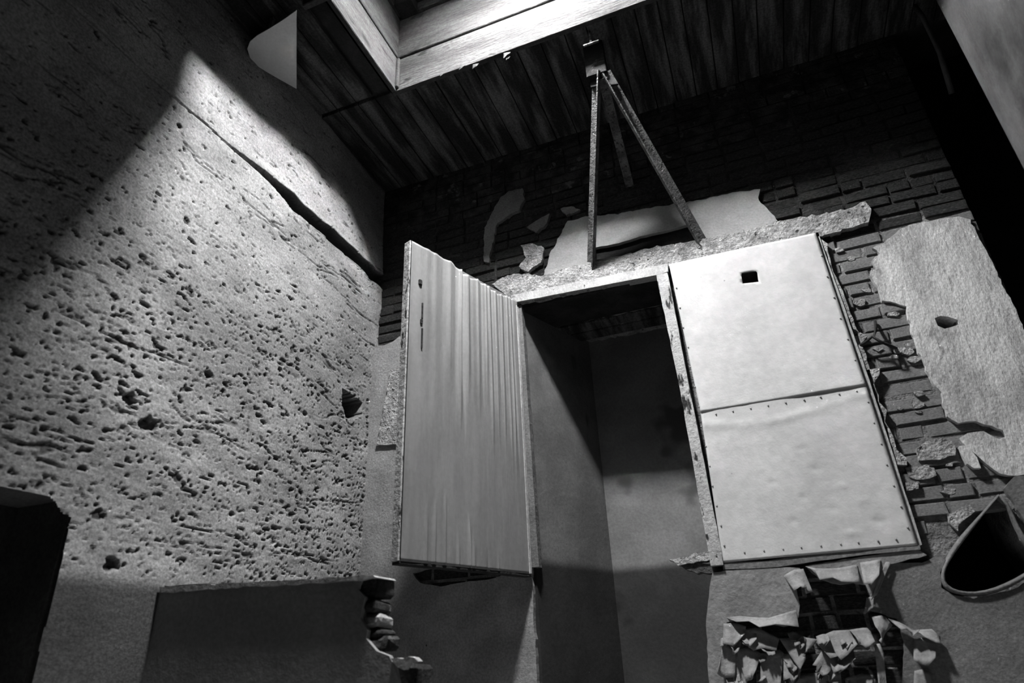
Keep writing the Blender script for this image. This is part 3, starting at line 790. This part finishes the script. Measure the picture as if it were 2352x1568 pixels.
def leaf_sheet():
    ns, nz = 260, 120
    S, Zt = np.meshgrid(np.linspace(.014, LW - .004, ns), np.linspace(0, 1, nz))
    rr = random.Random(3)
    O = 0.004 + .006 * fbm(S * 6, Zt * 2, 3, 3)
    # wrinkles: (place along the leaf, width, height, where they start and fade)
    px = lambda u: None
    W = [(.50, .009, .014, .42, 1.2), (.475, .010, -.010, .40, 1.2), (.445, .012, .010, .50, 1.2), (.415, .012, -.006, .55, 1.2), (.53, .015, -.007, .45, 1.2), (.575, .014, .006, .5, 1.2),
         (.36, .010, .008, .45, 1.2), (.33, .010, -.006, .5, 1.2), (.30, .007, .008, .55, 1.2), (.265, .008, .009, .38, 1.2), (.24, .007, -.006, .45, 1.2), (.215, .007, .008, .42, 1.2), (.19, .006, -.006, .5, 1.2),
         (.165, .007, .008, .40, 1.2), (.14, .006, -.005, .5, 1.2), (.115, .007, .008, .35, 1.2), (.085, .006, .007, .3, 1.2), (.06, .006, -.006, .3, 1.2), (.62, .02, -.005, .55, 1.2), (.68, .018, .005, .5, 1.2), (.74, .02, .005, .6, 1.2),
         (.60, .008, .009, -.5, .22), (.66, .009, .008, -.5, .20), (.71, .008, .007, -.5, .18), (.45, .007, .012, -.5, .17), (.42, .008, .006, -.5, .12), (.32, .009, -.008, -.5, .08), (.52, .008, .006, -.5, .14), (.25, .006, .005, -.5, .07)]
    for s0, wd, h, za, zb in W:
        c = s0 + (vnoise(Zt * 3, Zt * 0 + s0 * 50, 5) - .5) * .010
        fade = sstep(za - .06, za + .22, Zt) if zb > 1 else sstep(zb, zb - .12, Zt)
        O = O + h * np.exp(-((S - c) / wd) ** 2) * fade
    top = LH - .005 - .02 * vnoise(S * 22, S * 0, 9) * (S < .55) - .012 * (S < .47) - .02 * (S < .30) * vnoise(S * 9, S * 0, 12)
    Zw = Zt * top
    V = [leafv(s, o, z) for s, o, z in zip(S.ravel(), O.ravel(), Zw.ravel())]
    idx = np.arange(ns * nz).reshape(nz, ns)
    F = np.stack([idx[:-1, :-1], idx[:-1, 1:], idx[1:, 1:], idx[1:, :-1]], -1).reshape(-1, 4)
    me = mesh('wrinkled_sheet', V, F.tolist(), True)
    bm = bmesh.new(); bm.from_mesh(me); bmesh.ops.recalc_face_normals(bm, faces=bm.faces[:])
    bmesh.ops.solidify(bm, geom=bm.faces[:], thickness=.003)
    bm.to_mesh(me); bm.free()
    return me
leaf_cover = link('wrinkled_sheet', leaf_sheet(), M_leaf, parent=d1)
def leaf_hit(u, v):
    r = ray(u, v); t = nv_.dot(Vector((OPX0, -.005, 0)) - CAM) / nv_.dot(r); p = CAM + r * t - d1.location
    return p.dot(dv), p.z
# keyhole knob and narrow dark slots near the free edge
s, z = leaf_hit(963, 650)
leaf_box('keyhole', s - .012, s + .012, .0, .016, z - .018, z + .018, M_black, .006, leaf_cover)
for u, v, w, h in ((967, 715, .004, .045), (966, 778, .004, .055), (965, 740, .007, .012)):
    s, z = leaf_hit(u, v)
    leaf_box('lock_slot', s - w, s + w, .0, .014, z - h, z + h, M_black, .001, leaf_cover)

# ------------------------------------------------------------------ right wall: plastered pier, dark recess, scraps
wr = empty('wall_right', (XR, 0, 0), kind='structure', label='stained plaster pier beside a dark recess')
def rp(nm, me, m):
    o = link(nm, me, m, parent=wr); o.location = (-XR, 0, 0); return o
rp('wall_pier', box_me('wall_pier', XR, XR + .9, YB - .2, -.59, -.1, CEIL + .1, bev=.012), M_right)
rp('recess_back', box_me('recess_back', 1.68, 1.9, -.6, .3, -.1, CEIL + .1), M_shadewall)
def side_coat(px, xx, m, seed):
    p = rag([(on(u, v, 0, xx).y, on(u, v, 0, xx).z) for u, v in px], .03, .006, seed)
    me = slab_me('plaster_scrap', p, [], 0, .02)
    for v in me.vertices:
        v.co = (xx + v.co.y, v.co.x, v.co.z)
    bm = bmesh.new(); bm.from_mesh(me); bmesh.ops.recalc_face_normals(bm, faces=bm.faces[:]); bm.to_mesh(me); bm.free()
    return rp('plaster_scrap', me, m)
side_coat([(2236, 355), (2270, 362), (2292, 395), (2290, 420), (2270, 428), (2254, 410)], 1.662, M_right, 1)
side_coat([(2272, 505), (2290, 500), (2308, 530), (2296, 542), (2310, 570), (2306, 592), (2290, 578), (2280, 545)], 1.662, M_right, 2)
side_coat([(2320, 515), (2352, 500), (2380, 560), (2352, 610), (2330, 570)], 1.662, M_shadewall, 3)
# thin strip of torn facing on the front of the recess
p = [on(2092, 2, 0, XR + .12), on(2120, 40, 0, XR + .12), on(2158, 120, 0, XR + .12), on(2186, 214, 0, XR + .12)]
rp('facing_strip', tube_me('facing_strip', p, .014, 6), M_right)
link('wall_front', box_me('wall_front', XL - .4, 2.2, YB - .2, YB, -.1, CEIL + .1), M_corner, kind='structure')
link('wall_outer', box_me('wall_outer', 2.15, 2.25, YB - .2, 1.3, -.1, CEIL + .1), M_dark, kind='structure')

# ------------------------------------------------------------------ broken partition stub at the lower left
YP = -1.30
pw = empty('wall_partition', (-1.7, YP, 0), kind='structure', label='low broken partition wall with a dark smooth face')
def pp(nm, me, m):
    o = link(nm, me, m, parent=pw); o.location = (1.7, -YP, 0); return o
face = wxz([(366, 1354), (500, 1346), (700, 1337), (832, 1328), (822, 1352), (838, 1372), (834, 1398), (828, 1420), (846, 1446), (842, 1468), (866, 1496), (892, 1508), (908, 1534), (914, 1568), (930, 1900), (250, 1900)], YP)
face[0] = (XL - .02, face[0][1]); face[-1] = (XL - .02, face[-1][1])
pp('plaster_face', slab_me('plaster_face', rag(face, .03, .003, 5), [], YP - .0, YP + .02), M_part)
core = wxz([(366, 1346), (500, 1340), (836, 1326), (842, 1500), (900, 1530), (940, 1900), (250, 1900)], YP + .02)
core[0] = (XL - .02, core[0][1]); core[-1] = (XL - .02, core[-1][1])
pp('core', slab_me('core', rag(core, .04, .004, 6), [], YP + .018, YP + .13), M_mortar)
capp = wxz([(372, 1350), (500, 1342), (700, 1332), (862, 1320), (866, 1328), (830, 1332), (700, 1341), (560, 1348), (420, 1358), (376, 1362)], YP)
me = slab_me('top_edge', rag(capp, .025, .003, 8), [], YP - .012, YP + .12)
pp('top_edge', me, M_partedge)
for k, (u0, v0, u1, v1, m) in enumerate(((834, 1324, 866, 1372, M_brickdark), (836, 1378, 862, 1406, M_brickdark), (834, 1408, 870, 1440, M_partedge), (850, 1442, 872, 1466, M_brickdark), (858, 1462, 880, 1494, M_brickdark), (908, 1522, 962, 1600, M_brickdark))):
    a = on(u0, v1, 1, YP + .01); b = on(u1, v0, 1, YP + .01)
    me = box_me('brick', a.x - .02, b.x, YP + .005 + .004 * k, YP + .12, a.z, b.z, bev=.012, jit=.009, rnd=random.Random(k))
    pp('brick', me, m)
me = slab_me('plaster_scrap', rag(wxz([(902, 1512), (956, 1508), (962, 1518), (940, 1522), (930, 1536), (914, 1532)], YP), .02, .003, 3), [], YP - .01, YP + .02)
pp('plaster_scrap', me, M_partedge)

# ------------------------------------------------------------------ loose things
# iron bracket: two angle-iron struts from the wall to an apex under the ceiling
apex = on(1376, 162, 1, -.62)
br = empty('iron_bracket', (-.35, -.3, 3.12), label='rusty iron A-shaped bracket bracing from wall to dark ceiling', cat='bracket')
def bp_(nm, me, m=M_iron):
    o = link(nm, me, m, parent=br); o.location = -br.location; return o
ang = [(-.026, -.022), (.026, -.022), (.026, -.015), (-.018, -.015), (-.018, .022), (-.026, .022)]
fl = on(1355, 604, 1, .0); frr = on(1608, 547, 1, .0); f3 = on(1447, 428, 1, .03)
apl = on(1368, 165, 1, -.62); apr = on(1392, 168, 1, -.60)
bp_('strut', bar_me('strut', apl + (apl - fl) * .005, fl + (fl - apl) * .02, ang, up=(0, -1, .2)))
flat = [(-.030, -.006), (.030, -.006), (.030, .02), (.022, .02), (.022, .005), (-.030, .005)]
bp_('strut', bar_me('strut', apr + (apr - frr) * .005, frr + (frr - apr) * .02, flat, up=(0.1, -1, .3)))
bp_('strut', bar_me('strut', on(1384, 180, 1, -.60), f3, [(-.026, -.004), (.026, -.004), (.026, .004), (-.026, .004)], up=(0, -1, .3)))
gus = [on(u, v, 1, -.585) for u, v in ((1353, 160), (1382, 152), (1402, 166), (1420, 192), (1404, 194), (1384, 178), (1374, 196), (1357, 200))]
V = [tuple(p) for p in gus] + [tuple(p + Vector((0, .012, 0))) for p in gus]
n = len(gus)
me = mesh('gusset_plate', V, [tuple(range(n)), tuple(range(n, 2 * n))[::-1]] + [(i, (i + 1) % n, (i + 1) % n + n, i + n) for i in range(n)])
bm = bmesh.new(); bm.from_mesh(me); bmesh.ops.recalc_face_normals(bm, faces=bm.faces[:]); bm.to_mesh(me); bm.free()
bp_('gusset_plate', me, M_shadeblack)
a = on(1341, 150, 1, -.60); b = on(1385, 104, 1, -.60)
bp_('hanger_block', box_me('hanger_block', a.x + .01, b.x, -.62, -.56, apex.z - .02, CEIL + .01, bev=.004), M_shadeblack)  # block coloured black for the shadow it hangs in
c0 = on(1340, 106, 1, -.70); c1 = on(1375, 94, 1, -.70)
bp_('cross_pin', tube_me('cross_pin', [c0, (c0 + c1) / 2, c1], .008))
rt = on(1352, 68, 1, -.70); rt.z = CEIL + .01
bp_('hanger_rod', tube_me('hanger_rod', [(c0 + c1) / 2, (c0 + c1) / 2 * .5 + rt * .5, rt], .007))

# pale rounded plate fixed under the ceiling
pz = 4.07
ppx = [(681, 24), (650, 46), (618, 66), (590, 82), (574, 96), (568, 112), (574, 132), (588, 150), (612, 165), (645, 184), (681, 204), (681, 114)]
po = [on(u, v, 2, pz) for u, v in ppx]
cen = sum((p for p in po), Vector()) / len(po)
V = [tuple(p - cen) for p in po] + [tuple(p - cen + Vector((0, 0, .006))) for p in po]
n = len(po)
me = mesh('ceiling_plate', V, [tuple(range(n)), tuple(range(n, 2 * n))[::-1]] + [(i, (i + 1) % n, (i + 1) % n + n, i + n) for i in range(n)])
bm = bmesh.new(); bm.from_mesh(me); bmesh.ops.recalc_face_normals(bm, faces=bm.faces[:]); bm.to_mesh(me); bm.free()
plate = empty('ceiling_plate', cen, label='pale rounded metal plate fixed under the dark ceiling beside the skylight', cat='plate')
link('plate_sheet', me, M_metal, parent=plate)
for dx, dy in ((.0, .03), (.06, -.08), (-.05, .12)):
    link('spacer', box_me('spacer', dx - .01, dx + .01, dy - .01, dy + .01, .004, .135), M_iron, parent=plate)

# bent iron cramp sticking out of the bare bricks
q = [(2010, 738, .03), (2012, 758, -.02), (2006, 774, -.035), (2022, 784, -.03), (2040, 792, -.02), (2060, 800, .035)]
cr = empty('iron_cramp', on(2010, 770, 1, .03), label='bent dark iron cramp sticking out of bare bricks', cat='cramp')
o = link('bent_bar', tube_me('bent_bar', [on(u, v, 1, y) for u, v, y in q], .007), M_black, parent=cr); o.location = -cr.location
o = link('spike', tube_me('spike', [on(u, v, 1, y) for u, v, y in ((2004, 772, -.03), (1990, 784, -.02), (1976, 792, .012))], .006), M_black, parent=cr); o.location = -cr.location

# paint scraps hanging off the skylight edge
for k, (u, v, s) in enumerate(((1092, 150, 7), (1164, 124, 8), (1166, 134, 5), (1062, 152, 8), (1014, 172, 5))):
    o = flake([(u - s, v - 3), (u, v - 5), (u + s, v - 6)], [(u - s * .4, v + s), (u + 1, v + s * .7), (u + s * .7, v + s * .2)], .012, 200 + k, plane=SKY1 - .002, m=M_shaft, parent=sky, nm='paint_scrap', y0=.004)
    o.location = -sky.location
